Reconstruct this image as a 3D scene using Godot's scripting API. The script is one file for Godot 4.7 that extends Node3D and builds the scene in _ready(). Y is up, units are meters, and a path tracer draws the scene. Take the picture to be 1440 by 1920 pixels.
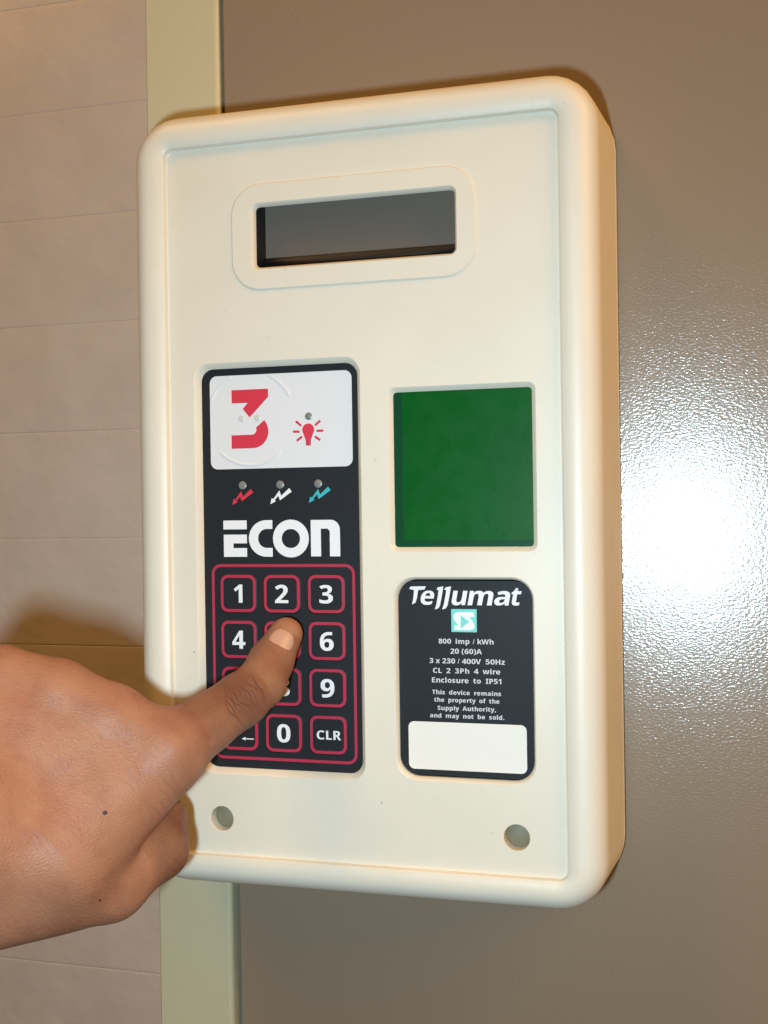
extends Node3D
# A wall-mounted keypad electricity meter, a hand pressing one of its keys, lit by a camera flash and a warm room lamp.
# Lengths below are millimetres; x right, y up, z out of the wall; the front panel of the meter is z = 0.

var rng := RandomNumberGenerator.new()
var origin := Vector3.ZERO          # base of the thing being built, mm
var M := {}

func lin(r: float, g: float, b: float) -> Color:
	return Color(r, g, b).linear_to_srgb()

# ---------------------------------------------------------------- helpers
func V(x: float, y: float, z: float) -> Vector3:
	return (Vector3(x, y, z) - origin) * 0.001

func thing(called: String, label: String, category: String, base: Vector3) -> Node3D:
	var o := Node3D.new()
	o.name = called
	add_child(o, true)
	o.position = base * 0.001
	o.set_meta("label", label)
	o.set_meta("category", category)
	origin = base
	return o

func part(called: String, mesh: Mesh, m: Material, parent: Node3D, label := "") -> MeshInstance3D:
	var o := MeshInstance3D.new()
	o.name = called
	o.mesh = mesh
	o.material_override = m
	parent.add_child(o, true)
	if label:
		o.set_meta("label", label)
	return o

func tool(smooth := true) -> SurfaceTool:
	var st := SurfaceTool.new()
	st.begin(Mesh.PRIMITIVE_TRIANGLES)
	st.set_smooth_group(0 if smooth else 0xFFFFFFFF)
	return st

func done(st: SurfaceTool) -> ArrayMesh:
	st.generate_normals()
	return st.commit()

# rounded rectangle, counter-clockwise seen from +z
func rr(x0: float, x1: float, y0: float, y1: float, r: float, z: float, n := 7) -> PackedVector3Array:
	var out := PackedVector3Array()
	var c := [Vector2(x1 - r, y0 + r), Vector2(x1 - r, y1 - r), Vector2(x0 + r, y1 - r), Vector2(x0 + r, y0 + r)]
	for k in 4:
		for i in n + 1:
			var a := -PI / 2 + PI / 2 * (k + float(i) / n)
			out.append(V(c[k].x + r * cos(a), c[k].y + r * sin(a), z))
	return out

func grown(b: Rect2, e: float, r: float, z: float, n := 7) -> PackedVector3Array:
	return rr(b.position.x - e, b.end.x + e, b.position.y - e, b.end.y + e, r, z, n)

func loft(st: SurfaceTool, a: PackedVector3Array, b: PackedVector3Array, group := 0) -> void:
	st.set_smooth_group(group)
	var n := a.size()
	for i in n:
		var j := (i + 1) % n
		for p in [a[i], b[i], b[j], a[i], b[j], a[j]]:
			st.add_vertex(p)

func cap(st: SurfaceTool, a: PackedVector3Array, group := 0, flip := false) -> void:
	st.set_smooth_group(group)
	var c := Vector3.ZERO
	for p in a:
		c += p / a.size()
	for i in a.size():
		var j := (i + 1) % a.size()
		for p in ([c, a[i], a[j]] if flip else [c, a[j], a[i]]):
			st.add_vertex(p)

# a flat printed or stamped shape of little thickness, its face at z
func plate(pts: PackedVector2Array, z: float, thick := 0.06) -> ArrayMesh:
	var p := pts.duplicate()
	if Geometry2D.is_polygon_clockwise(p):
		p.reverse()
	var st := tool(false)
	var t := Geometry2D.triangulate_polygon(p)
	for i in range(0, t.size(), 3):
		var q := [p[t[i]], p[t[i + 1]], p[t[i + 2]]]
		if (q[1] - q[0]).cross(q[2] - q[0]) > 0:
			q.reverse()
		for v in q:
			st.add_vertex(V(v.x, v.y, z))
	for i in p.size():
		var a := p[i]
		var b := p[(i + 1) % p.size()]
		for v in [V(a.x, a.y, z - thick), V(a.x, a.y, z), V(b.x, b.y, z), V(a.x, a.y, z - thick), V(b.x, b.y, z), V(b.x, b.y, z - thick)]:
			st.add_vertex(v)
	return done(st)

func slab(ring_out: PackedVector3Array, thick: float) -> ArrayMesh:
	var st := tool(false)
	var low := PackedVector3Array()
	for p in ring_out:
		low.append(p - Vector3(0, 0, thick * 0.001))
	loft(st, low, ring_out, -1)
	cap(st, ring_out, -1)
	return done(st)

func band(outer: PackedVector3Array, inner: PackedVector3Array, thick: float) -> ArrayMesh:
	var st := tool(false)
	var d := Vector3(0, 0, thick * 0.001)
	var lo := PackedVector3Array()
	var li := PackedVector3Array()
	for p in outer:
		lo.append(p - d)
	for p in inner:
		li.append(p - d)
	loft(st, lo, outer, -1)
	loft(st, outer, inner, -1)
	loft(st, inner, li, -1)
	return done(st)

func arc(cx: float, cy: float, rx: float, ry: float, a0: float, a1: float, n := 16) -> PackedVector2Array:
	var out := PackedVector2Array()
	for i in n + 1:
		var a := deg_to_rad(lerpf(a0, a1, float(i) / n))
		out.append(Vector2(cx + rx * cos(a), cy + ry * sin(a)))
	return out

func joined(lists: Array) -> PackedVector2Array:
	var out := PackedVector2Array()
	for l in lists:
		out.append_array(PackedVector2Array(l))
	return out

var fonts := {}
func font(bold: bool) -> SystemFont:
	if not fonts.has(bold):
		var f := SystemFont.new()
		f.font_names = PackedStringArray(["Droid Sans"])
		f.font_weight = 700 if bold else 400
		fonts[bold] = f
	return fonts[bold]

func raw_text(s: String, bold: bool) -> Array:
	var t := TextMesh.new()
	t.font = font(bold)
	t.text = s
	t.font_size = 48
	t.pixel_size = 1.0
	t.depth = 1.0
	t.curve_step = 2.0
	return t.get_mesh_arrays()

var cap_of := {}
# lettering from x0 to x1, standing on base with capitals of height h; shear leans it
func lettering(s: String, bold: bool, x0: float, x1: float, base: float, h: float, z: float, shear := 0.0) -> ArrayMesh:
	if not cap_of.has(bold):
		var hv: PackedVector3Array = raw_text("H", bold)[Mesh.ARRAY_VERTEX]
		var lo := INF
		var hi := -INF
		for p in hv:
			lo = minf(lo, p.y)
			hi = maxf(hi, p.y)
		cap_of[bold] = Vector2(lo, hi)
	var c: Vector2 = cap_of[bold]
	var a := raw_text(s, bold)
	var v: PackedVector3Array = a[Mesh.ARRAY_VERTEX]
	var l := INF
	var r := -INF
	for p in v:
		l = minf(l, p.x)
		r = maxf(r, p.x)
	for i in v.size():
		var y := (v[i].y - c.x) / (c.y - c.x) * h
		var x := x0 + (v[i].x - l) / (r - l) * (x1 - x0) + y * shear
		v[i] = V(x, base + y, z + (0.0 if v[i].z > 0 else -0.06))
	a[Mesh.ARRAY_VERTEX] = v
	a[Mesh.ARRAY_TANGENT] = null
	var m := ArrayMesh.new()
	m.add_surface_from_arrays(Mesh.PRIMITIVE_TRIANGLES, a)
	return m

func noise(freq: float, seed_: int, kind := FastNoiseLite.TYPE_SIMPLEX_SMOOTH, oct := 3) -> FastNoiseLite:
	var n := FastNoiseLite.new()
	n.noise_type = kind
	n.seed = seed_
	n.frequency = freq
	n.fractal_type = FastNoiseLite.FRACTAL_FBM if oct > 1 else FastNoiseLite.FRACTAL_NONE
	n.fractal_octaves = oct
	return n

func tex(n: FastNoiseLite, size: int, normal := false, bump := 4.0, ramp: Gradient = null) -> NoiseTexture2D:
	var t := NoiseTexture2D.new()
	t.width = size
	t.height = size
	t.seamless = true
	t.noise = n
	t.as_normal_map = normal
	t.bump_strength = bump
	if ramp:
		t.color_ramp = ramp
	return t

func ramp2(a: Color, b: Color, lo := 0.0, hi := 1.0) -> Gradient:
	var g := Gradient.new()
	g.offsets = PackedFloat32Array([lo, hi])
	g.colors = PackedColorArray([a, b])
	return g

func mat(c: Color, rough := 0.5, spec := 0.5) -> StandardMaterial3D:
	var m := StandardMaterial3D.new()
	m.albedo_color = c
	m.roughness = rough
	m.metallic_specular = spec
	return m

func tri(m: StandardMaterial3D, span: Vector3) -> StandardMaterial3D:
	m.uv1_triplanar = true
	m.uv1_world_triplanar = true
	m.uv1_scale = Vector3(1000 / span.x, 1000 / span.y, 1000 / span.z)
	return m

# ---------------------------------------------------------------- scene
func _ready() -> void:
	rng.seed = 7
	camera_and_light()
	materials()
	wall_and_door()
	meter()
	hand()

func camera_and_light() -> void:
	var cam := Camera3D.new()
	cam.name = "camera"
	# turned 16.4 degrees to the left of square-on and rolled by 0.85 degrees
	cam.transform = Transform3D(Basis(Vector3(0.95916, -0.01485, -0.28247), Vector3(0.01284, 0.99988, -0.00898), Vector3(0.28257, 0.00498, 0.95924)).orthonormalized(), Vector3(0, 0, 0.47))
	cam.fov = rad_to_deg(2.0 * atan(960.0 / 2250.0))
	cam.near = 0.01
	cam.far = 20.0
	add_child(cam)
	cam.current = true
	var env := Environment.new()
	env.background_mode = Environment.BG_COLOR
	env.background_color = lin(0.075, 0.038, 0.013)
	env.tonemap_mode = Environment.TONE_MAPPER_LINEAR
	env.tonemap_exposure = 1.0
	env.sdfgi_enabled = true
	env.ssao_enabled = true
	env.ssil_enabled = true
	var w := WorldEnvironment.new()
	w.name = "environment"
	w.environment = env
	add_child(w)
	# the camera's flash, below and to the left of the lens
	var flash := AreaLight3D.new()
	flash.name = "flash"
	flash.area_size = Vector2(0.016, 0.026)
	flash.light_color = lin(0.66, 0.88, 1.0)
	flash.light_energy = 0.26
	flash.transform = Transform3D(cam.transform.basis, Vector3(-0.040, -0.036, 0.47))
	flash.shadow_enabled = true
	add_child(flash)
	# two warm ceiling lamps of the room: one high to the right, a weaker one high to the left
	for l in [["lamp_right", Vector3(1.2, 0.85, 0.50), 2.1, 1.1], ["lamp_left", Vector3(-0.9, 1.5, 0.9), 1.25, 0.7]]:
		var lamp := AreaLight3D.new()
		lamp.name = l[0]
		lamp.area_size = Vector2(l[3], l[3])
		lamp.light_color = lin(0.97, 0.525, 0.16)
		lamp.light_energy = l[2]
		lamp.shadow_enabled = true
		add_child(lamp)
		lamp.look_at_from_position(l[1], Vector3(-0.15, 0, 0))

# a surface with faint handling marks: cloudy tone, dark specks, pale scratches
func worn(size: int, seed_: int, specks: int, scratches: int, base: float, cloudy: float) -> ImageTexture:
	var r := RandomNumberGenerator.new()
	r.seed = seed_
	var cloud := noise(3.5 / size, seed_, FastNoiseLite.TYPE_SIMPLEX_SMOOTH, 4).get_seamless_image(size, size)
	cloud.convert(Image.FORMAT_L8)
	var data := cloud.get_data()
	for i in data.size():
		data[i] = int(255.0 * clampf(base + cloudy * (data[i] / 127.5 - 1.0), 0, 1))
	for k in specks:
		var at := Vector2(r.randf() * size, r.randf() * size)
		var dark := r.randf_range(0.55, 0.95) if r.randf() < 0.2 else r.randf_range(0.85, 0.97)
		var rad := r.randf_range(0.6, 1.6)
		for y in range(int(at.y) - 2, int(at.y) + 3):
			for x in range(int(at.x) - 2, int(at.x) + 3):
				if x >= 0 and y >= 0 and x < size and y < size and Vector2(x, y).distance_to(at) < rad:
					data[y * size + x] = int(data[y * size + x] * dark)
	for k in scratches:
		var at := Vector2(r.randf() * size, r.randf() * size)
		var way := Vector2.from_angle(r.randf_range(1.6, 2.1))
		for i in int(r.randf_range(20, 90)):
			at += way
			var p := Vector2i(at)
			if r.randf() < 0.7 and p.x >= 0 and p.y >= 0 and p.x < size and p.y < size:
				data[p.y * size + p.x] = 255
	return ImageTexture.create_from_image(Image.create_from_data(size, size, false, Image.FORMAT_L8, data))

func materials() -> void:
	var grain := tex(noise(0.09, 3, FastNoiseLite.TYPE_SIMPLEX_SMOOTH, 2), 512, true, 1.6)
	var cream := tri(mat(lin(0.755, 0.70, 0.585), 0.42), Vector3(310, 310, 310))
	cream.normal_enabled = true
	cream.normal_texture = tex(noise(0.28, 4, FastNoiseLite.TYPE_SIMPLEX_SMOOTH, 2), 1024, true, 1.6)
	cream.normal_scale = 0.06
	cream.albedo_texture = worn(1024, 61, 70, 0, 0.98, 0.016)
	M.cream = cream
	var black := tri(mat(lin(0.016, 0.018, 0.022), 0.5, 0.3), Vector3(40, 40, 40))
	black.normal_enabled = true
	black.normal_texture = grain
	black.normal_scale = 0.3
	M.black = black
	M.white = mat(lin(0.70, 0.70, 0.72), 0.45)
	M.label_white = mat(lin(0.77, 0.735, 0.68), 0.45)
	M.print_white = mat(lin(0.78, 0.78, 0.80), 0.5)
	M.print_soft = mat(lin(0.60, 0.61, 0.64), 0.5)
	M.print_grey = mat(lin(0.42, 0.44, 0.47), 0.5)
	M.red = mat(lin(0.43, 0.028, 0.065), 0.5, 0.35)
	M.bright_red = mat(lin(0.62, 0.03, 0.06), 0.45)
	M.teal = mat(lin(0.03, 0.42, 0.48), 0.45)
	M.pale_teal = mat(lin(0.16, 0.62, 0.58), 0.45)
	M.dot = mat(lin(0.20, 0.20, 0.19), 0.35)
	M.pale_dot = mat(lin(0.60, 0.60, 0.57), 0.35)
	M.plug = tri(mat(lin(0.235, 0.205, 0.13), 0.6), Vector3(30, 30, 30))
	M.dark = mat(lin(0.006, 0.005, 0.006), 0.5)
	M.screen = tri(mat(lin(0.142, 0.116, 0.096), 0.5, 0.3), Vector3(60, 60, 60))
	M.screen.normal_enabled = true
	M.screen.normal_texture = grain
	M.screen.normal_scale = 0.15
	# green plastic: scuffed, fairly glossy
	var g := tri(mat(lin(0.0004, 0.112, 0.012), 0.42, 0.26), Vector3(120, 120, 120))
	g.roughness_texture = tex(noise(0.02, 11, FastNoiseLite.TYPE_SIMPLEX_SMOOTH, 5), 512, false, 1.0, ramp2(Color(0.75, 0.75, 0.75), Color(1, 1, 1), 0.2, 0.8))
	g.normal_enabled = true
	g.normal_texture = tex(noise(0.05, 12, FastNoiseLite.TYPE_SIMPLEX_SMOOTH, 4), 512, true, 2.0)
	g.normal_scale = 0.035
	g.albedo_texture = worn(512, 62, 60, 9, 0.88, 0.025)
	M.green = g
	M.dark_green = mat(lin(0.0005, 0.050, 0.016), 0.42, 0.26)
	# gloss paint with an orange-peel skin
	var d := tri(mat(lin(0.27, 0.205, 0.145), 0.20, 0.7), Vector3(100, 58, 58))
	d.normal_enabled = true
	d.normal_texture = tex(noise(0.045, 21, FastNoiseLite.TYPE_SIMPLEX_SMOOTH, 3), 1024, true, 9.0)
	d.normal_scale = 0.12
	d.clearcoat_enabled = true
	d.clearcoat = 0.28
	d.clearcoat_roughness = 0.30
	M.door = d
	var f := tri(mat(lin(0.53, 0.49, 0.33), 0.42), Vector3(60, 60, 60))
	f.normal_enabled = true
	f.normal_texture = tex(noise(0.05, 22, FastNoiseLite.TYPE_SIMPLEX_SMOOTH, 3), 512, true, 3.0)
	f.normal_scale = 0.14
	M.frame = f
	var w := tri(mat(lin(0.76, 0.65, 0.565), 0.6), Vector3(290, 290, 290))
	w.normal_enabled = true
	w.normal_texture = tex(noise(0.012, 31, FastNoiseLite.TYPE_SIMPLEX_SMOOTH, 5), 512, true, 5.0)
	w.normal_scale = 0.35
	w.albedo_texture = tex(noise(0.008, 32, FastNoiseLite.TYPE_SIMPLEX_SMOOTH, 4), 512, false, 1.0, ramp2(Color(0.975, 0.972, 0.97), Color(1, 1, 1), 0.2, 0.75))
	M.wall = w

# ---------------------------------------------------------------- wall, door frame, door
func wall_and_door() -> void:
	origin = Vector3(-480, 0, -260)
	var wall := Node3D.new()
	wall.name = "wall"
	wall.position = origin * 0.001
	wall.set_meta("kind", "structure")
	wall.set_meta("label", "pinkish painted brick wall set back behind the cream door frame")
	add_child(wall)
	var st := tool(false)
	var back := rr(-1100, 500, -600, 600, 1, -250.22, 1)
	cap(st, back, -1)
	part("mortar", done(st), M.wall, wall)
	for row in range(-7, 7):
		var y0 := -18.9 + row * 72.5
		for k in 4:
			var x1 := -146.0 - k * 222.0 - (148.0 if row % 2 else 0.0)
			brick(wall, x1 - 221.0, x1 - 0.5, y0)
	origin = Vector3(-250, -420, -150)
	var fr := thing("door_frame", "narrow cream painted post that frames the door behind the left side of the meter", "door frame", origin)
	st = tool()
	# profile of the post, seen from above, carried up the post; its right arris is rounded
	var prof := PackedVector2Array([Vector2(-268.9, -249), Vector2(-268.9, -51.2), Vector2(-268.2, -50.5)])
	for i in 5:
		var a := PI / 2 * (1 - i / 4.0)
		prof.append(Vector2(-233.2 + 2.0 * cos(a), -52.5 + 2.0 * sin(a)))
	prof.append(Vector2(-231.2, -249))
	sweep_up(st, prof, -420, 420)
	part("post", done(st), M.frame, fr)
	st = tool(false)
	cap(st, rr(-231.1, -228.0, -420, 420, 0.1, -78, 1), -1)
	part("rebate", done(st), M.dark, fr)
	origin = Vector3(100, -20, -95)
	var door := thing("door", "glossy taupe door with an orange-peel paint finish behind the meter", "door", origin)
	st = tool()
	prof = PackedVector2Array([Vector2(-229.3, -95)])
	for i in 5:
		var a := PI - PI / 2 * i / 4.0
		prof.append(Vector2(-228.3 + 1.0 * cos(a), -54.8 + 1.0 * sin(a)))
	prof.append(Vector2(480, -53.8))
	prof.append(Vector2(480, -95))
	sweep_up(st, prof, -420, 420)
	part("door_leaf", done(st), M.door, door)
	door.rotation.x = deg_to_rad(0.5)      # hangs a little out of plumb

func brick(wall: Node3D, x0: float, x1: float, y0: float) -> void:
	var st := tool()
	var z := -250.0 + rng.randf_range(-0.06, 0.06)
	var b := Rect2(x0, y0 + 0.3, x1 - x0, 71.9)
	loft(st, grown(b, 0, 1.5, -253, 2), grown(b, 0, 1.5, z - 0.10, 2), 0)
	loft(st, grown(b, 0, 1.5, z - 0.10, 2), grown(b, -0.4, 1.2, z - 0.03, 2), 0)
	loft(st, grown(b, -0.4, 1.2, z - 0.03, 2), grown(b, -2.6, 1.0, z, 2), 0)
	cap(st, grown(b, -2.6, 1.0, z, 2), 0)
	part("brick", done(st), M.wall, wall)

# an open profile in x and z (going round from the left over the front to the right) carried from y0 to y1
func sweep_up(st: SurfaceTool, prof: PackedVector2Array, y0: float, y1: float) -> void:
	for i in prof.size() - 1:
		var a := prof[i]
		var b := prof[i + 1]
		st.set_smooth_group(0 if a.distance_to(b) < 2.0 else i + 1)
		for p in [V(a.x, y0, a.y), V(a.x, y1, a.y), V(b.x, y1, b.y), V(a.x, y0, a.y), V(b.x, y1, b.y), V(b.x, y0, b.y)]:
			st.add_vertex(p)

# ---------------------------------------------------------------- the meter
const ZK := -3.3     # face of the keypad overlay
const ZL := -3.0     # face of the rating label

func meter() -> void:
	origin = Vector3(-150.5, 4, -50)
	var t := thing("electricity_meter", "cream plastic electricity meter box with keypad, display and green window", "electricity meter", origin)
	# casing: back lip, drafted sides, round shoulder, rim, step down to the front panel
	var b := Rect2(-250.6, -161.3, 200.3, 330.7)
	var st := tool()
	loft(st, grown(b, 2.6, 22.6, -49.9), grown(b, 2.6, 22.6, -46.3), 1)
	loft(st, grown(b, 2.6, 22.6, -46.3), grown(b, 2.45, 22.45, -46.0), 2)
	loft(st, grown(b, 2.45, 22.45, -46.0), grown(b, 0.15, 20.1, -8.5), 0)
	var prev := grown(b, 0.15, 20.1, -8.5)
	for i in range(1, 9):
		var a := PI / 2 * i / 8.0
		var e := -9.0 + 9.0 * cos(a) + 0.15 * (1 - i / 8.0)
		var ring := grown(b, e, 20.0 + e, -8.5 + 11.5 * sin(a))
		loft(st, prev, ring, 0)
		prev = ring
	var floor_ := Rect2(-233.6, -147.0, 168.2, 300.3)
	var edge := grown(floor_, 1.0, 4.5, 3.0)
	loft(st, prev, edge, 0)
	var e2 := grown(floor_, 0.6, 4.1, 2.5)
	loft(st, edge, e2, 0)
	loft(st, e2, grown(floor_, 0.25, 3.7, 0.4), 3)
	loft(st, grown(floor_, 0.25, 3.7, 0.4), grown(floor_, -0.3, 3.2, 0.0), 0)
	cap(st, grown(b, 2.6, 22.6, -49.9), 4, true)
	part("casing", done(st), M.cream, t)
	# front panel: cells round each opening
	st = tool(false)
	var raise := Rect2(-203.9, 91.3, 105.7, 45.0)
	var pad := Rect2(-222.5, -113.1, 74.6, 174.9)
	var pane := Rect2(-136.3, -18.8, 60.7, 67.0)
	var tag := Rect2(-135.1, -111.6, 57.8, 82.7)
	var holes := [Rect2(-217.95, -137.65, 10.9, 10.9), Rect2(-91.05, -137.75, 10.9, 10.9)]
	cell(st, Rect2(-233.6, 78, 168.2, 75.3), raise, 13)
	cell(st, Rect2(-233.6, -118, 91.6, 196), pad, 7)
	cell(st, Rect2(-142, -23, 76.6, 101), pane, 3)
	cell(st, Rect2(-142, -118, 76.6, 95), tag, 9)
	cell(st, Rect2(-233.6, -147, 83.6, 29), holes[0], 5.44)
	cell(st, Rect2(-150, -147, 84.6, 29), holes[1], 5.44)
	part("front_panel", done(st), M.cream, t)
	# recess bevels
	st = tool()
	for r in [[pad, 7.0, 2.25, ZK - 0.1], [pane, 3.0, 1.9, -2.3], [tag, 9.0, 1.2, ZL - 0.1]]:
		var q: Rect2 = r[0]
		var s: float = r[2]
		var low := grown(q, -s, maxf(r[1] - s * 0.7, 1.0), r[3])
		loft(st, grown(q, 0, r[1], 0), grown(q, -0.45, r[1] - 0.3, -0.35), 0)
		loft(st, grown(q, -0.45, r[1] - 0.3, -0.35), low, 0)
		loft(st, low, grown(q, -s, maxf(r[1] - s * 0.7, 1.0), r[3] - 1.5), 5)
	for h in holes:
		loft(st, grown(h, 0, 5.44, 0), grown(h, -0.25, 5.19, -0.3), 0)
		loft(st, grown(h, -0.25, 5.19, -0.3), grown(h, -0.25, 5.19, -9), 6)
	part("recess_edges", done(st), M.cream, t)
	for h in holes:
		st = tool()
		var c: Vector2 = h.get_center()
		var q := Rect2(c.x - 5.15, c.y - 5.15, 10.3, 10.3)
		loft(st, grown(q, 0, 5.14, -5.6), grown(q, -1.2, 3.95, -4.6), 0)
		cap(st, grown(q, -1.2, 3.95, -4.6), 0)
		part("screw_plug", done(st), M.plug, t)
	display(t, raise)
	# green window: a pane with a darker green strip along its left and foot
	var win := part("green_window", slab(rr(-134.6, -77.3, -16.9, 46.2, 1.0, -2.2), 1.5), M.green, t)
	part("window_strip", plate(PackedVector2Array([Vector2(-134.4, 45.9), Vector2(-134.4, -16.7), Vector2(-77.5, -16.7), Vector2(-77.5, -14.2), Vector2(-130.9, -14.2), Vector2(-130.9, 45.9)]), -2.16, 0.1), M.dark_green, win)
	keypad(t)
	label_plate(t)

func cell(st: SurfaceTool, outer: Rect2, hole: Rect2, r: float) -> void:
	loft(st, grown(outer, 0, 0.02, 0), grown(hole, 0, r, 0), -1)

func display(t: Node3D, raise: Rect2) -> void:
	var st := tool()
	var top := grown(raise, -0.7, 12.4, 0.8)
	var open := Rect2(-194.7, 100.0, 88.5, 28.0)
	loft(st, grown(raise, 0, 13, 0), grown(raise, -0.25, 12.8, 0.5), 0)
	loft(st, grown(raise, -0.25, 12.8, 0.5), top, 0)
	loft(st, top, grown(open, 0, 3.0, 0.8), 7)
	loft(st, grown(open, 0, 3.0, 0.8), grown(open, -0.4, 2.7, 0.4), 0)
	loft(st, grown(open, -0.4, 2.7, 0.4), grown(open, -1.2, 2.0, -1.4), 0)
	loft(st, grown(open, -1.2, 2.0, -1.4), grown(open, -1.3, 2.0, -2.0), 0)
	part("display_surround", done(st), M.cream, t)
	# dark well behind the opening: left wall and foot at the opening, the screen running on above and to the right
	st = tool(false)
	loft(st, rr(-193.4, -100, 101.2, 136, 0.3, -2.0, 1), rr(-193.4, -100, 101.2, 136, 0.3, -13.0, 1), -1)
	loft(st, rr(-199, -96, 97, 140, 0.3, -1.6, 1), rr(-193.4, -107.4, 101.2, 126.8, 1.6, -1.9, 1), -1)
	part("display_well", done(st), M.dark, t)
	st = tool()
	loft(st, rr(-193.2, -100.5, 100.9, 106.8, 0.4, -12.3, 2), rr(-193.2, -100.5, 100.9, 106.8, 0.4, -10.6, 2), -1)
	loft(st, rr(-193.2, -100.5, 100.9, 106.8, 0.4, -10.6, 2), rr(-193.0, -100.7, 101.2, 105.4, 0.3, -9.8, 2), 0)
	cap(st, rr(-193.0, -100.7, 101.2, 105.4, 0.3, -9.8, 2), 0)
	part("display_ledge", done(st), M.dark, t)
	part("display_screen", slab(rr(-193.6, -99.8, 101.0, 136.2, 0.3, -12.5, 1), 0.5), M.screen, t)

func kx(x: float) -> float:
	return x * (470.0 - ZK) / 470.0

func kp(pts: Array) -> PackedVector2Array:
	var out := PackedVector2Array()
	for p in pts:
		out.append(Vector2(kx(p[0]), kx(p[1])))
	return out

func keypad(t: Node3D) -> void:
	var pad := part("keypad_overlay", slab(rr(-220.3, -150.1, -110.7, 59.7, 5.4, ZK), 1.2), M.black, t)
	var z1 := ZK + 0.05
	var z2 := ZK + 0.1
	part("white_panel", slab(rr(kx(-215.0), kx(-151.5), kx(16.6), kx(56.2), 3.2, z1), 0.1), M.white, pad)
	# stylised red numeral three in two strokes
	part("emblem", plate(kp([[-205.0, 50.0], [-188.4, 50.0], [-188.4, 46.6], [-196.9, 38.2], [-200.0, 41.9], [-197.7, 44.4], [-205.0, 44.4]]), z2), M.bright_red, pad)
	part("emblem", plate(joined([kp([[-205.3, 25.2], [-195.6, 25.2]]), shifted(arc(-195.6, 32.2, 7.1, 7.0, -80, 42, 14)), kp([[-194.0, 33.9], [-193.9, 32.7]]), shifted(arc(-196.0, 33.2, 2.2, 2.3, -20, -88, 6)), kp([[-205.3, 30.9]])]), z2), M.bright_red, pad)
	# red light bulb with six rays
	part("emblem", plate(joined([kp([[-171.8, 25.6]]), kp([[-172.0, 28.0]]), shifted(arc(-170.75, 32.2, 2.65, 2.6, 212, -32, 20)), kp([[-169.6, 28.0], [-169.7, 25.6]])]), z2), M.bright_red, pad)
	for r in [[[-176.2, 35.9], [-173.8, 33.9]], [[-177.5, 31.6], [-174.6, 31.5]], [[-175.9, 27.7], [-173.5, 29.4]], [[-165.4, 35.8], [-167.7, 33.9]], [[-164.1, 31.6], [-167.1, 31.6]], [[-165.5, 27.7], [-167.9, 29.3]]]:
		var a := Vector2(r[0][0], r[0][1])
		var b := Vector2(r[1][0], r[1][1])
		var n := (b - a).normalized().orthogonal() * 0.5
		part("ray", plate(shifted(PackedVector2Array([a + n, b + n, b - n, a - n])), z2), M.bright_red, pad)
	# raised arcs round the numeral
	for s in [[222.0, 316.0], [25.0, 66.0], [114.0, 158.0]]:
		part("embossed_arc", ridge(kx(-196.5), kx(37.8), 19.8, s[0], s[1], 0.75, 0.32, z1), M.white, pad)
	for d in [[-200.5, 37.9, 1.45, 1], [-193.3, 37.9, 1.6, 1], [-170.5, 37.8, 1.6, 0], [-200.6, 9.6, 1.75, 0], [-183.6, 9.6, 1.75, 0], [-166.7, 9.7, 1.75, 0]]:
		var st := tool()
		var q := Rect2(kx(d[0]) - d[2], kx(d[1]) - d[2], d[2] * 2, d[2] * 2)
		loft(st, grown(q, 0, d[2] * 0.999, z1 - 0.1, 4), grown(q, 0, d[2] * 0.999, z2 + 0.05, 4), -1)
		loft(st, grown(q, 0, d[2] * 0.999, z2 + 0.05, 4), grown(q, -0.5, (d[2] - 0.5) * 0.999, z2 + 0.25, 4), 0)
		cap(st, grown(q, -0.5, (d[2] - 0.5) * 0.999, z2 + 0.25, 4), 0)
		part("indicator_light", done(st), M.pale_dot if d[3] else M.dot, pad)
	var bolt := [[-188.1, 1.5], [-187.5, 4.1], [-186.8, 3.55], [-184.0, 7.2], [-183.2, 4.9], [-179.6, 8.1], [-178.5, 6.6], [-183.8, 3.0], [-184.5, 5.0], [-186.2, 3.1], [-185.6, 2.7]]
	for k in 3:
		var moved := []
		for p in bolt:
			moved.append([p[0] + [-17.3, 0.0, 17.2][k], p[1] + [-0.1, 0.0, 0.3][k]])
		part("bolt_emblem", plate(kp(moved), z1), [M.bright_red, M.print_white, M.teal][k], pad)
	# the word in broad rounded capitals
	part("lettering", plate(kp([[-209.7, -5.2], [-199.0, -5.2], [-199.0, -8.95], [-209.7, -8.95]]), z1), M.print_white, pad)
	part("lettering", plate(kp([[-209.6, -11.2], [-199.0, -11.2], [-199.0, -14.9], [-205.2, -14.9], [-205.2, -16.9], [-199.0, -16.9], [-199.0, -20.6], [-209.6, -20.6]]), z1), M.print_white, pad)
	part("lettering", plate(shifted(joined([[Vector2(-187.4, -5.2)], arc(-190.2, -12.9, 7.9, 7.7, 90, 270, 22), [Vector2(-187.4, -20.6), Vector2(-187.4, -16.9)], arc(-190.0, -12.9, 3.9, 4.0, 270, 90, 18), [Vector2(-187.4, -8.9)]])), z1), M.print_white, pad)
	var o := Rect2(kx(-187.2), kx(-20.9), kx(-171.2) - kx(-187.2), kx(-5.1) - kx(-20.9))
	var q := o.grow(-3.95)
	part("lettering", band(grown(o, 0, 7.93, z1, 8), grown(q, 0, 3.98, z1, 8), 0.1), M.print_white, pad)
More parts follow.
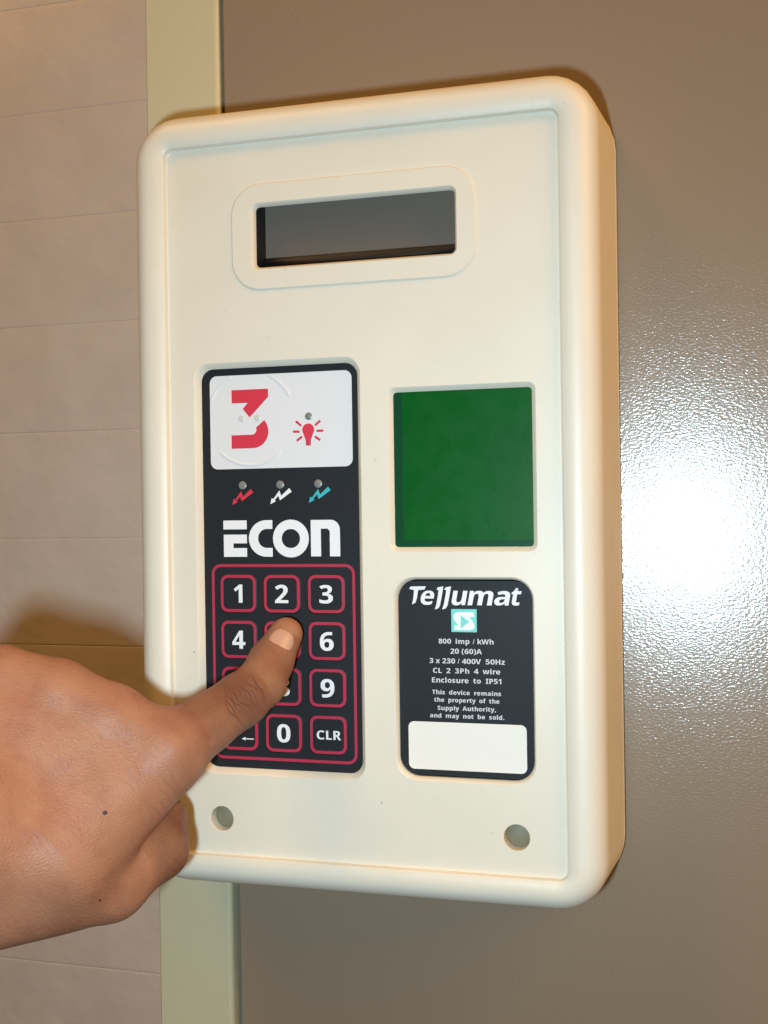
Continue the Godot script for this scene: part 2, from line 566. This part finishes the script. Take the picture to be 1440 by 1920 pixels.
	part("lettering", plate(shifted(joined([[Vector2(-170.3, -20.5), Vector2(-170.3, -5.35)], arc(-161.6, -9.4, 4.05, 4.05, 90, 0, 8), [Vector2(-157.5, -20.5), Vector2(-162.0, -20.5)], [Vector2(-162.0, -10.0), Vector2(-162.9, -9.0)], [Vector2(-165.9, -9.0), Vector2(-165.9, -20.5)]])), z1), M.print_white, pad)
	var f := Rect2(kx(-215.4), kx(-106.4), kx(-151.3) - kx(-215.4), kx(-23.7) - kx(-106.4))
	part("red_outline", band(grown(f, 0, 4.2, z1), grown(f, -1.2, 3.0, z1), 0.1), M.red, pad)
	# keys: slightly raised pads with a red outline
	var legends := ["1", "2", "3", "4", "5", "6", "7", "8", "9", "", "0", "CLR"]
	for k in 12:
		var cx := kx([-203.25, -183.55, -163.85][k % 3])
		var cy := kx([-36.1, -55.6, -75.1, -94.55][k / 3])
		var kr := Rect2(cx - 8.35, cy - 8.2, 16.7, 16.4)
		var st := tool()
		loft(st, grown(kr, 0.25, 3.6, ZK + 0.02), grown(kr, 0, 3.4, ZK + 0.22), 0)
		loft(st, grown(kr, 0, 3.4, ZK + 0.22), grown(kr, -0.3, 3.2, ZK + 0.28), 0)
		cap(st, grown(kr, -0.3, 3.2, ZK + 0.28), 1)
		var key := part("key", done(st), M.black, t)
		part("key_outline", band(grown(kr, -0.3, 3.2, ZK + 0.33), grown(kr, -1.5, 2.2, ZK + 0.33), 0.1), M.red, key)
		var zt := ZK + 0.34
		if k == 9:
			part("arrow", plate(PackedVector2Array([Vector2(cx + 0.6, cy - 3.05), Vector2(cx + 2.4, cy - 2.3), Vector2(cx + 2.3, cy - 2.85), Vector2(cx + 6.1, cy - 2.85), Vector2(cx + 6.1, cy - 3.3), Vector2(cx + 2.3, cy - 3.3), Vector2(cx + 2.4, cy - 3.8)]), zt), M.print_white, key)
			continue
		if k == 11:
			part("lettering", lettering("CLR", true, cx - 5.1, cx + 5.6, cy - 1.95, 3.75, zt), M.print_white, key)
			continue
		var w: float = 4.0 if k == 0 else 6.0
		part("digit", lettering(legends[k], true, cx - w / 2 - 0.05, cx + w / 2 - 0.05, cy - 3.95, 7.75, zt), M.print_white, key)

func shifted(p: PackedVector2Array) -> PackedVector2Array:
	var out := PackedVector2Array()
	for v in p:
		out.append(Vector2(kx(v.x), kx(v.y)))
	return out

# a low rounded ridge along an arc
func ridge(cx: float, cy: float, r: float, a0: float, a1: float, half: float, high: float, z: float) -> ArrayMesh:
	var st := tool()
	var n := 24
	var rows := []
	for i in n + 1:
		var a := deg_to_rad(lerpf(a0, a1, float(i) / n))
		var swell := sqrt(clampf(minf(i, n - i) / 2.0, 0.02, 1.0))
		var row := PackedVector3Array()
		for j in 7:
			var s := -1.0 + j / 3.0
			var rad := r - s * half * swell
			row.append(V(cx + rad * cos(a), cy + rad * sin(a), z - 0.02 + high * swell * sqrt(maxf(0.0, 1 - s * s))))
		rows.append(row)
	for i in n:
		for j in 6:
			var a: Vector3 = rows[i][j]
			var b: Vector3 = rows[i + 1][j]
			var c: Vector3 = rows[i + 1][j + 1]
			var d: Vector3 = rows[i][j + 1]
			for p in [a, c, b, a, d, c]:
				st.add_vertex(p)
	return done(st)

func lx(x: float) -> float:
	return x * (470.0 - ZL) / 470.0

func lp(pts: Array) -> PackedVector2Array:
	var out := PackedVector2Array()
	for p in pts:
		out.append(Vector2(lx(p[0]), lx(p[1])))
	return out

# the maker's name was drawn on a grid of 0.0413 by 0.0407 mm
func brush(pts: Array) -> Array:
	var out := []
	for p in pts:
		out.append([-128.3 + (p[0] - 148) * 0.0413, -32.7 - (p[1] - 103) * 0.0407])
	return out

func label_plate(t: Node3D) -> void:
	var pl := part("rating_label", slab(rr(-133.7, -78.3, -109.8, -30.6, 8.0, ZL), 1.0), M.black, t)
	var z := ZL + 0.06
	part("white_field", slab(rr(lx(-129.4), lx(-81.0), lx(-106.8), lx(-87.5), 2.4, z), 0.1), M.label_white, pl)
	for r in [["800  imp", -116.3, -103.6, -55.75, 2.0, 0], ["/", -102.3, -101.4, -55.75, 2.0, 1], ["kWh", -100.3, -93.8, -55.75, 2.0, 0], ["20 (60)A", -111.5, -98.6, -59.75, 2.05, 0], ["3 x 230", -120.2, -109.6, -63.7, 2.05, 0],
			["/", -108.6, -107.7, -63.7, 2.05, 1], ["400V  50Hz", -106.8, -89.4, -63.75, 2.05, 0], ["CL  2  3Ph  4  wire", -118.8, -91.3, -67.65, 2.05, 0], ["Enclosure  to  IP51", -119.3, -90.9, -71.5, 2.05, 0],
			["This  device  remains", -119.3, -91.1, -76.25, 1.75, 2], ["the  property  of  the", -118.5, -91.8, -79.3, 1.75, 2], ["Supply  Authority,", -117.1, -93.2, -82.6, 1.75, 2], ["and  may  not  be  sold.", -120.3, -89.9, -85.7, 1.75, 2]]:
		part("lettering", lettering(r[0], true, lx(r[1]), lx(r[2]), lx(r[3]), r[4], z), [M.print_soft, M.print_grey, M.print_soft][r[5]], pl)
	# the maker's name in heavy slanted brush letters
	part("lettering", plate(lp(brush([[148, 130], [165, 105], [318, 103], [305, 135], [240, 141], [226, 220], [212, 265], [175, 285], [190, 220], [198, 141]])), z), M.print_white, pl)
	for l in [[[425, 135], [440, 112], [495, 103], [477, 200], [458, 290], [442, 320], [405, 332], [422, 280], [437, 200], [446, 140]], [[503, 135], [518, 112], [572, 103], [553, 200], [534, 290], [516, 320], [479, 332], [497, 280], [513, 200], [523, 140]]]:
		part("lettering", plate(lp(brush(l)), z), M.print_white, pl)
	for r in [["e", -124.0, -118.6], ["u", -111.0, -105.2], ["m", -104.2, -94.4], ["a", -93.6, -87.6], ["t", -87.2, -83.4]]:
		part("lettering", lettering(r[0], true, lx(r[1]), lx(r[2]), lx(-40.2), 7.5, z, 0.2), M.print_white, pl)
	# square emblem with a white S round a triangle
	part("emblem", plate(lp([[-110.9, -41.8], [-100.5, -41.8], [-100.5, -51.0], [-110.9, -51.0]]), z), M.pale_teal, pl)
	part("emblem", plate(lp([[-110.1, -44.4], [-109.2, -43.3], [-107.9, -43.0], [-101.5, -43.0], [-101.5, -44.9], [-103.4, -44.9], [-101.5, -47.6], [-101.4, -49.0], [-102.0, -49.9], [-103.3, -50.2], [-109.7, -50.2], [-109.7, -48.4], [-108.0, -48.4], [-109.9, -46.0]]), z + 0.05), M.print_white, pl)
	part("emblem", plate(lp([[-107.0, -44.2], [-103.5, -46.8], [-107.0, -49.6]]), z + 0.1), M.pale_teal, pl)

# ---------------------------------------------------------------- the hand
const H := 1.2       # grid cell, mm

class Field:
	var f := PackedFloat32Array()
	var nx := 0
	var ny := 0
	var nz := 0
	var lo := Vector3.ZERO
	var h := 1.5
	var boxes := []
	func setup(a: Vector3, b: Vector3, cell_: float) -> void:
		lo = a
		h = cell_
		nx = int(ceil((b.x - a.x) / h)) + 1
		ny = int(ceil((b.y - a.y) / h)) + 1
		nz = int(ceil((b.z - a.z) / h)) + 1
		f.resize(nx * ny * nz)
		f.fill(1000.0)
	# join a tapered capsule to the field; flat squeezes it along an axis
	func bone(a: Vector3, b: Vector3, ra: float, rb: float, k: float) -> void:
		var m := maxf(ra, rb) + k + h * 2.5
		var p0 := a.min(b) - Vector3.ONE * m
		var p1 := a.max(b) + Vector3.ONE * m
		var i0 := Vector3i(((p0 - lo) / h).floor()).clamp(Vector3i.ZERO, Vector3i(nx - 1, ny - 1, nz - 1))
		var i1 := Vector3i(((p1 - lo) / h).ceil()).clamp(Vector3i.ZERO, Vector3i(nx - 1, ny - 1, nz - 1))
		boxes.append([i0, i1])
		var ab := b - a
		var l2 := maxf(ab.length_squared(), 1e-6)
		for z in range(i0.z, i1.z + 1):
			for y in range(i0.y, i1.y + 1):
				var at := (z * ny + y) * nx
				var p := lo + Vector3(i0.x, y, z) * h - a
				for x in range(i0.x, i1.x + 1):
					var t := clampf(p.dot(ab) / l2, 0.0, 1.0)
					var d := (p - ab * t).length() - lerpf(ra, rb, t)
					var g := f[at + x]
					var s := k - absf(g - d)
					g = minf(g, d)
					if s > 0.0:
						g -= s * s / (4.0 * k)
					f[at + x] = g
					p.x += h
	func value(p: Vector3) -> float:
		var q := (p - lo) / h
		var i := Vector3i(q.floor()).clamp(Vector3i.ZERO, Vector3i(nx - 2, ny - 2, nz - 2))
		var t := q - Vector3(i)
		var at := (i.z * ny + i.y) * nx + i.x
		var sy := nx
		var sz := nx * ny
		return lerpf(lerpf(lerpf(f[at], f[at + 1], t.x), lerpf(f[at + sy], f[at + sy + 1], t.x), t.y), lerpf(lerpf(f[at + sz], f[at + sz + 1], t.x), lerpf(f[at + sz + sy], f[at + sz + sy + 1], t.x), t.y), t.z)
	func slope(p: Vector3) -> Vector3:
		var e := h
		return Vector3(value(p + Vector3(e, 0, 0)) - value(p - Vector3(e, 0, 0)), value(p + Vector3(0, e, 0)) - value(p - Vector3(0, e, 0)), value(p + Vector3(0, 0, e)) - value(p - Vector3(0, 0, e))).normalized()
	# surface nets: [vertices, indices]
	func net() -> Array:
		var idx := {}
		var v := PackedVector3Array()
		var tris := PackedInt32Array()
		var seen := PackedByteArray()
		seen.resize(f.size())
		var sy := nx
		var sz := nx * ny
		var cells := PackedInt32Array()
		var corner := PackedInt32Array([0, 1, sy, sy + 1, sz, sz + 1, sz + sy, sz + sy + 1])
		for b in boxes:
			var i0: Vector3i = b[0]
			var i1: Vector3i = (b[1] as Vector3i).min(Vector3i(nx - 2, ny - 2, nz - 2))
			for z in range(i0.z, i1.z + 1):
				for y in range(i0.y, i1.y + 1):
					var at := (z * ny + y) * nx + i0.x
					for x in range(i0.x, i1.x + 1):
						if seen[at] == 0:
							seen[at] = 1
							var c := f[at]
							if absf(c) < h * 4.0:
								var inside := 0
								for o in corner:
									if f[at + o] < 0.0:
										inside += 1
								if inside > 0 and inside < 8:
									var sum := Vector3.ZERO
									var n := 0
									for e in 12:
										var p := int(EDGE[e * 2])
										var q := int(EDGE[e * 2 + 1])
										var fp := f[at + corner[p]]
										var fq := f[at + corner[q]]
										if (fp < 0.0) != (fq < 0.0):
											var t := fp / (fp - fq)
											var pp := Vector3(p & 1, (p >> 1) & 1, p >> 2)
											var qq := Vector3(q & 1, (q >> 1) & 1, q >> 2)
											sum += pp.lerp(qq, t)
											n += 1
									idx[at] = v.size()
									v.append(lo + (Vector3(x, y, z) + sum / n) * h)
									cells.append(at)
						at += 1
		for at in cells:
			var step := [1, sy, sz]
			for a in 3:
				var u: int = step[(a + 1) % 3]
				var w: int = step[(a + 2) % 3]
				var fa := f[at]
				var fb := f[at + int(step[a])]
				if (fa < 0.0) != (fb < 0.0) and idx.has(at - u) and idx.has(at - w) and idx.has(at - u - w):
					var q0: int = idx[at]
					var q1: int = idx[at - u]
					var q2: int = idx[at - u - w]
					var q3: int = idx[at - w]
					if fa < 0.0:
						tris.append_array(PackedInt32Array([q0, q2, q1, q0, q3, q2]))
					else:
						tris.append_array(PackedInt32Array([q0, q1, q2, q0, q2, q3]))
		return [v, tris]
	const EDGE := [0, 1, 2, 3, 4, 5, 6, 7, 0, 2, 1, 3, 4, 6, 5, 7, 0, 4, 1, 5, 2, 6, 3, 7]

# the plane that the skin texture is laid on: along the index finger and across the back of the hand
var skin_u := Vector3.ZERO
var skin_v := Vector3.ZERO
var skin_0 := Vector3(-275, -150, 50)
const SPAN := 230.0

func skin_uv(p: Vector3) -> Vector2:
	var d := p - skin_0
	return Vector2(d.dot(skin_u), d.dot(skin_v)) / SPAN + Vector2(0.5, 0.5)

func hand() -> void:
	var tip := Vector3(-179.5, -52.3, 6.6)
	var dip := Vector3(-183.3, -62.7, 14.0)
	var pip := Vector3(-188.2, -75.4, 33.5)
	var imcp := Vector3(-205.6, -90.0, 63.0)
	var mmcp := Vector3(-225.1, -78.6, 69.0)
	var rmcp := Vector3(-243.1, -68.5, 77.0)
	var pmcp := Vector3(-263.1, -61.8, 84.0)
	var wi := Vector3(-248.0, -126.5, 95.0)
	var wm := Vector3(-258.0, -116.5, 105.0)
	var wr := Vector3(-267.9, -104.6, 112.0)
	var wp := Vector3(-278.1, -95.1, 117.0)
	var cmc := Vector3(-257.0, -139.5, 98.0)
	var tmcp := Vector3(-228.1, -139.9, 68.0)
	var tip2 := Vector3(-217.1, -131.6, 50.0)
	var ttip := Vector3(-220.4, -123.3, 38.0)
	var palm := Vector3(-0.47, -0.28, -0.83)      # away from the back of the hand
	var n := -palm.normalized()
	skin_u = (pip - imcp).normalized()
	skin_u = (skin_u - n * skin_u.dot(n)).normalized()
	skin_v = n.cross(skin_u).normalized()
	var F := Field.new()
	F.setup(Vector3(-420, -215, -2), Vector3(-160, 5, 250), H)
	# back of the hand and wrist
	F.bone(imcp, wi, 12.5, 14.0, 9)
	F.bone(mmcp, wm, 12.5, 14.0, 9)
	F.bone(rmcp, wr, 12.0, 14.0, 9)
	F.bone(pmcp, wp, 11.5, 13.0, 9)
	for q in [[imcp, mmcp, wi, wm], [mmcp, rmcp, wm, wr], [rmcp, pmcp, wr, wp]]:
		F.bone((q[0] as Vector3).lerp(q[1], 0.5) + palm * 1.0, (q[2] as Vector3).lerp(q[3], 0.5), 11.5, 13.5, 6)
	F.bone(imcp, mmcp, 10.0, 10.0, 5)
	F.bone(mmcp, rmcp, 10.5, 10.0, 5)
	F.bone(rmcp, pmcp, 10.0, 10.0, 5)
	F.bone(imcp + palm * 9 , wi + palm * 10, 11, 15, 9)
	F.bone(rmcp + palm * 8, wr + palm * 12, 11, 15, 9)
	F.bone(Vector3(-262, -116, 106), Vector3(-350, -140, 200), 24, 30, 14)
	F.bone(Vector3(-272, -102, 112), Vector3(-360, -120, 205), 22, 28, 14)
	# fleshy web between thumb and index finger
	F.bone(Vector3(-210.4, -97.0, 61.0), Vector3(-238, -124, 86), 12.0, 23.0, 10)
	# curled fingers behind the hand
	for c in [[mmcp, 9.6, 40.0], [rmcp, 9.2, 37.0], [pmcp, 8.2, 30.0]]:
		var a: Vector3 = c[0]
		var r: float = c[1]
		var kn := a + palm * float(c[2]) + Vector3(2, -3, 0)
		var mid := kn + Vector3(-6, -20, 4)
		F.bone(a, kn, r + 1.8, r, 5)
		F.bone(kn, mid, r, r - 0.8, 2)
		F.bone(mid, mid + Vector3(-10, 0, 17), r - 0.8, r - 1.6, 2)
	# thumb
	F.bone(cmc, tmcp, 17.0, 14.0, 10)
	F.bone(tmcp, tip2, 13.0, 11.5, 5)
	F.bone(tip2, ttip, 11.6, 9.5, 3)
	# index finger
	F.bone(imcp, imcp.lerp(pip, 0.5), 12.8, 11.1, 6)
	F.bone(imcp.lerp(pip, 0.5), pip, 11.1, 10.7, 3)
	var mid_phalanx := pip.lerp(dip, 0.5) + Vector3(1.7, -1.3, 0)
	F.bone(pip, mid_phalanx, 10.6, 9.9, 2)
	F.bone(mid_phalanx, dip, 9.9, 9.2, 2)
	F.bone(dip, tip, 9.0, 7.0, 2)
	var net := F.net()
	var v: PackedVector3Array = net[0]
	var nrm := PackedVector3Array()
	var uv := PackedVector2Array()
	var col := PackedColorArray()
	nrm.resize(v.size())
	uv.resize(v.size())
	col.resize(v.size())
	var tone := noise(0.055, 41, FastNoiseLite.TYPE_SIMPLEX_SMOOTH, 3)
	origin = Vector3(-262, -120, 100)
	for i in v.size():
		var p := v[i]
		nrm[i] = F.slope(p)
		uv[i] = skin_uv(p)
		# paler pulp at the fingertip, ruddier over the knuckle and web
		var c := Color(1, 1, 1)
		var s := smoothstep(9.5, 5.0, p.distance_to(tip + Vector3(0.8, 4.5, -0.5)))
		c = c.lerp(Color(1.15, 1.55, 1.75), s)
		var k := tone.get_noise_3dv(p)
		c = c * Color(1.0 + 0.14 * k, 1.0 + 0.27 * k, 1.0 + 0.25 * k)
		# the finger is browner than the back of the hand
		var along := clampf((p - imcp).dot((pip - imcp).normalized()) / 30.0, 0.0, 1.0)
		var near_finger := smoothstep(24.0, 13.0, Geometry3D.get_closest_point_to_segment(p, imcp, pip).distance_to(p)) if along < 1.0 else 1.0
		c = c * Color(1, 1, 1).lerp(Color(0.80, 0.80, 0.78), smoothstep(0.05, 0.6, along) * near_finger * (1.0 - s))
		c = c * Color(1, 1, 1).lerp(Color(0.58, 0.56, 0.52), smoothstep(19.0, 11.0, Geometry3D.get_closest_point_to_segment(p, tip2, ttip).distance_to(p)))  # shade on the thumb, painted into its vertex colour
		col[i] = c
		v[i] = (p - origin) * 0.001
	var arrays := []
	arrays.resize(Mesh.ARRAY_MAX)
	arrays[Mesh.ARRAY_VERTEX] = v
	arrays[Mesh.ARRAY_NORMAL] = nrm
	arrays[Mesh.ARRAY_TEX_UV] = uv
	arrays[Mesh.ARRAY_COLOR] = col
	arrays[Mesh.ARRAY_INDEX] = net[1]
	var mesh := ArrayMesh.new()
	mesh.add_surface_from_arrays(Mesh.PRIMITIVE_TRIANGLES, arrays)
	var hd := thing("hand", "brown left hand reaching in from the left, index finger pressing the keypad", "hand", origin)
	var skin := mat(lin(0.42, 0.19, 0.108), 0.5, 0.4)
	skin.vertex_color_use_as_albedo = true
	skin_textures(skin, n, imcp, pip, dip, tip, tip2)
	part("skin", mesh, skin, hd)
	fingernail(hd, dip, tip)
	for m in [[Vector3(-226, -113, 74), 0.75], [Vector3(-233, -147, 66), 0.55]]:
		var p: Vector3 = m[0]
		while F.value(p) < 0.0 and p.z < 140:
			p += n * 0.2
		var st := tool()
		var r: float = m[1]
		for i in 10:
			var a0 := TAU * i / 10
			var a1 := TAU * (i + 1) / 10
			var e := F.slope(p)
			var x := e.cross(Vector3.UP).normalized()
			var y := e.cross(x)
			for q in [p + e * 0.15, p + (x * cos(a0) * 1.25 + y * sin(a0)) * r - e * 0.05, p + (x * cos(a1) * 1.25 + y * sin(a1)) * r - e * 0.05]:
				st.add_vertex((q - origin) * 0.001)
		part("mole", done(st), mat(lin(0.035, 0.012, 0.012), 0.6), hd)
	print("hand ", v.size(), " vertices, ", net[1].size() / 3, " triangles")

func fingernail(hd: Node3D, dip: Vector3, tip: Vector3) -> void:
	var a := (tip - dip).normalized()
	var dn := Vector3(0.50, 0.55, 0.66)
	dn = (dn - a * dn.dot(a)).normalized()
	var side := a.cross(dn).normalized()
	var l := tip.distance_to(dip)
	var st := tool()
	var g := []
	for i in 15:
		var u := -1.0 + i / 7.0
		var row := []
		for j in 13:
			var w := j / 12.0
			var s := lerpf(-0.2 + 5.0 * u * u, 14.0 - 2.2 * u * u, w)
			var r := lerpf(9.0, 7.0, clampf(s / l, 0, 1))
			r += 0.36 - 0.45 * pow(1 - w, 8) - 0.7 * pow(absf(u), 5) - 0.9 * pow(w, 6)
			var t := u * 0.80
			var p := dip + a * s + (side * sin(t) + dn * cos(t)) * r
			row.append([(p - origin) * 0.001, w, u])
		g.append(row)
	for i in 14:
		for j in 12:
			for c in [[i, j], [i, j + 1], [i + 1, j + 1], [i, j], [i + 1, j + 1], [i + 1, j]]:
				var q: Array = g[c[0]][c[1]]
				var k := Color(1, 1, 1)
				k = k.lerp(Color(1.2, 1.75, 1.2), smoothstep(0.1, 0.5, q[2]) * smoothstep(0.1, 0.35, q[1]))      # pressed white on one side
				k = k.lerp(Color(1.2, 1.3, 1.25), smoothstep(0.88, 0.97, q[1]))
				st.set_color(k)
				st.add_vertex(q[0])
	var m := mat(lin(0.50, 0.285, 0.20), 0.27)
	m.vertex_color_use_as_albedo = true
	part("fingernail", done(st), m, hd)

# skin: fine grain, creases across the joints, and the darker colour of knuckles
func skin_textures(skin: StandardMaterial3D, n: Vector3, imcp: Vector3, pip: Vector3, dip: Vector3, tip: Vector3, tip2: Vector3) -> void:
	var size := 1024
	var fine := noise(0.21, 51, FastNoiseLite.TYPE_CELLULAR, 1)
	fine.cellular_return_type = FastNoiseLite.RETURN_DISTANCE2_SUB
	var grain := fine.get_image(size * 5 / 8, size)
	grain.resize(size, size, Image.INTERPOLATE_CUBIC)
	grain.convert(Image.FORMAT_RF)
	var mottle := noise(0.012, 52, FastNoiseLite.TYPE_SIMPLEX_SMOOTH, 4).get_image(size, size)
	mottle.convert(Image.FORMAT_RF)
	var high := grain.get_data().to_float32_array()
	var mot := mottle.get_data().to_float32_array()
	for i in high.size():
		high[i] = 0.5 + 0.24 * high[i] + 0.06 * mot[i]
	var tone := PackedFloat32Array()
	tone.resize(size * size)
	tone.fill(1.0)
	for i in tone.size():
		tone[i] = 0.93 + 0.12 * mot[i]
	# creases: [joint, radius to the surface, first, last, how many, half length, depth, width, bow]
	var creases := []
	for i in 70:
		var at := skin_0 + skin_u * rng.randf_range(-35.0, 55.0) + skin_v * rng.randf_range(-45.0, 40.0) + n * 40.0
		creases.append([at, 0.0, -rng.randf_range(1.0, 4.0), rng.randf_range(1.0, 4.0), 3, rng.randf_range(2.5, 7.0), rng.randf_range(0.05, 0.13), 0.32, 0.4])
	for c in creases + [[pip, 10.4, -8.0, 7.5, 13, 8.5, 0.40, 0.30, 1.6], [dip, 9.0, -4.5, 4.0, 8, 7.0, 0.42, 0.24, 1.0], [imcp, 13.0, -7.0, 8.0, 6, 8.0, 0.10, 0.4, 1.0], [pip.lerp(imcp, 0.5), 11.0, -9.0, 9.0, 5, 6.0, 0.06, 0.35, 0.5], [imcp.lerp(tip2, 0.45), 20.0, -9.0, 9.0, 7, 9.0, 0.11, 0.35, 0.8], [pip.lerp(dip, 0.5), 9.0, -5.0, 5.0, 6, 6.0, 0.10, 0.25, 0.6]]:
		var joint: Vector3 = c[0]
		var mid := skin_uv(joint + n * float(c[1])) * size
		var along := (skin_uv(dip) - skin_uv(imcp)).normalized()
		var across := along.orthogonal()
		var ppm := size / SPAN
		for k in int(c[4]):
			var s := lerpf(c[2], c[3], (k + rng.randf_range(-0.3, 0.3)) / (c[4] - 1))
			var l: float = c[5] * rng.randf_range(0.45, 1.0)
			var off := rng.randf_range(-2.0, 2.0)
			var d: float = c[6] * rng.randf_range(0.4, 1.0)
			var lean := rng.randf_range(-0.18, 0.18)
			var w: float = c[7] * rng.randf_range(0.8, 1.3) * ppm
			var wob := rng.randf_range(0.0, TAU)
			var t := -l
			while t < l:
				var e := 1.0 - pow(absf(t) / l, 2.0)
				var q: Vector2 = mid + along * ppm * (s + lean * t + signf(s) * c[8] * -pow(t / c[5], 2.0) + 0.35 * sin(t * 0.9 + wob)) + across * ppm * (t + off)
				var x0 := int(q.x)
				var y0 := int(q.y)
				for y in range(y0 - 4, y0 + 6):
					for x in range(x0 - 4, x0 + 6):
						if x >= 0 and y >= 0 and x < size and y < size:
							var r2: float = (Vector2(x + 0.5, y + 0.5) - q).length_squared() / (w * w)
							if r2 < 6.0:
								var cut := d * e * exp(-r2)
								var at := y * size + x
								high[at] = minf(high[at], 0.62 - cut)
								tone[at] = minf(tone[at], 1.0 - 0.6 * cut)
				t += 0.12
	# knuckles a little darker
	var bytes := PackedByteArray()
	bytes.resize(size * size * 3)
	var dark := [[skin_uv(pip + n * 10) * size, 8.5 * size / SPAN, 0.20], [skin_uv(dip + n * 8) * size, 6.0 * size / SPAN, 0.10], [skin_uv(imcp.lerp(pip, 0.6) + n * 11) * size, 20.0 * size / SPAN, 0.10]]
	for y in size:
		for x in size:
			var k := 0.0
			for q in dark:
				var r2: float = (Vector2(x, y) - q[0]).length_squared() / (q[1] * q[1])
				if r2 < 5.0:
					k += q[2] * exp(-r2)
			var at := y * size + x
			var m := tone[at]
			bytes[at * 3] = int(clampf(m * (1.0 - k * 0.8), 0, 1) * 235)
			bytes[at * 3 + 1] = int(clampf(pow(m, 1.25) * (1.0 - k), 0, 1) * 235)
			bytes[at * 3 + 2] = int(clampf(pow(m, 1.3) * (1.0 - k), 0, 1) * 235)
	skin.albedo_texture = ImageTexture.create_from_image(Image.create_from_data(size, size, false, Image.FORMAT_RGB8, bytes))
	skin.heightmap_enabled = true
	skin.heightmap_texture = ImageTexture.create_from_image(Image.create_from_data(size, size, false, Image.FORMAT_RF, high.to_byte_array()))
	skin.heightmap_scale = 0.085
	skin.subsurf_scatter_enabled = true
	skin.subsurf_scatter_strength = 0.1
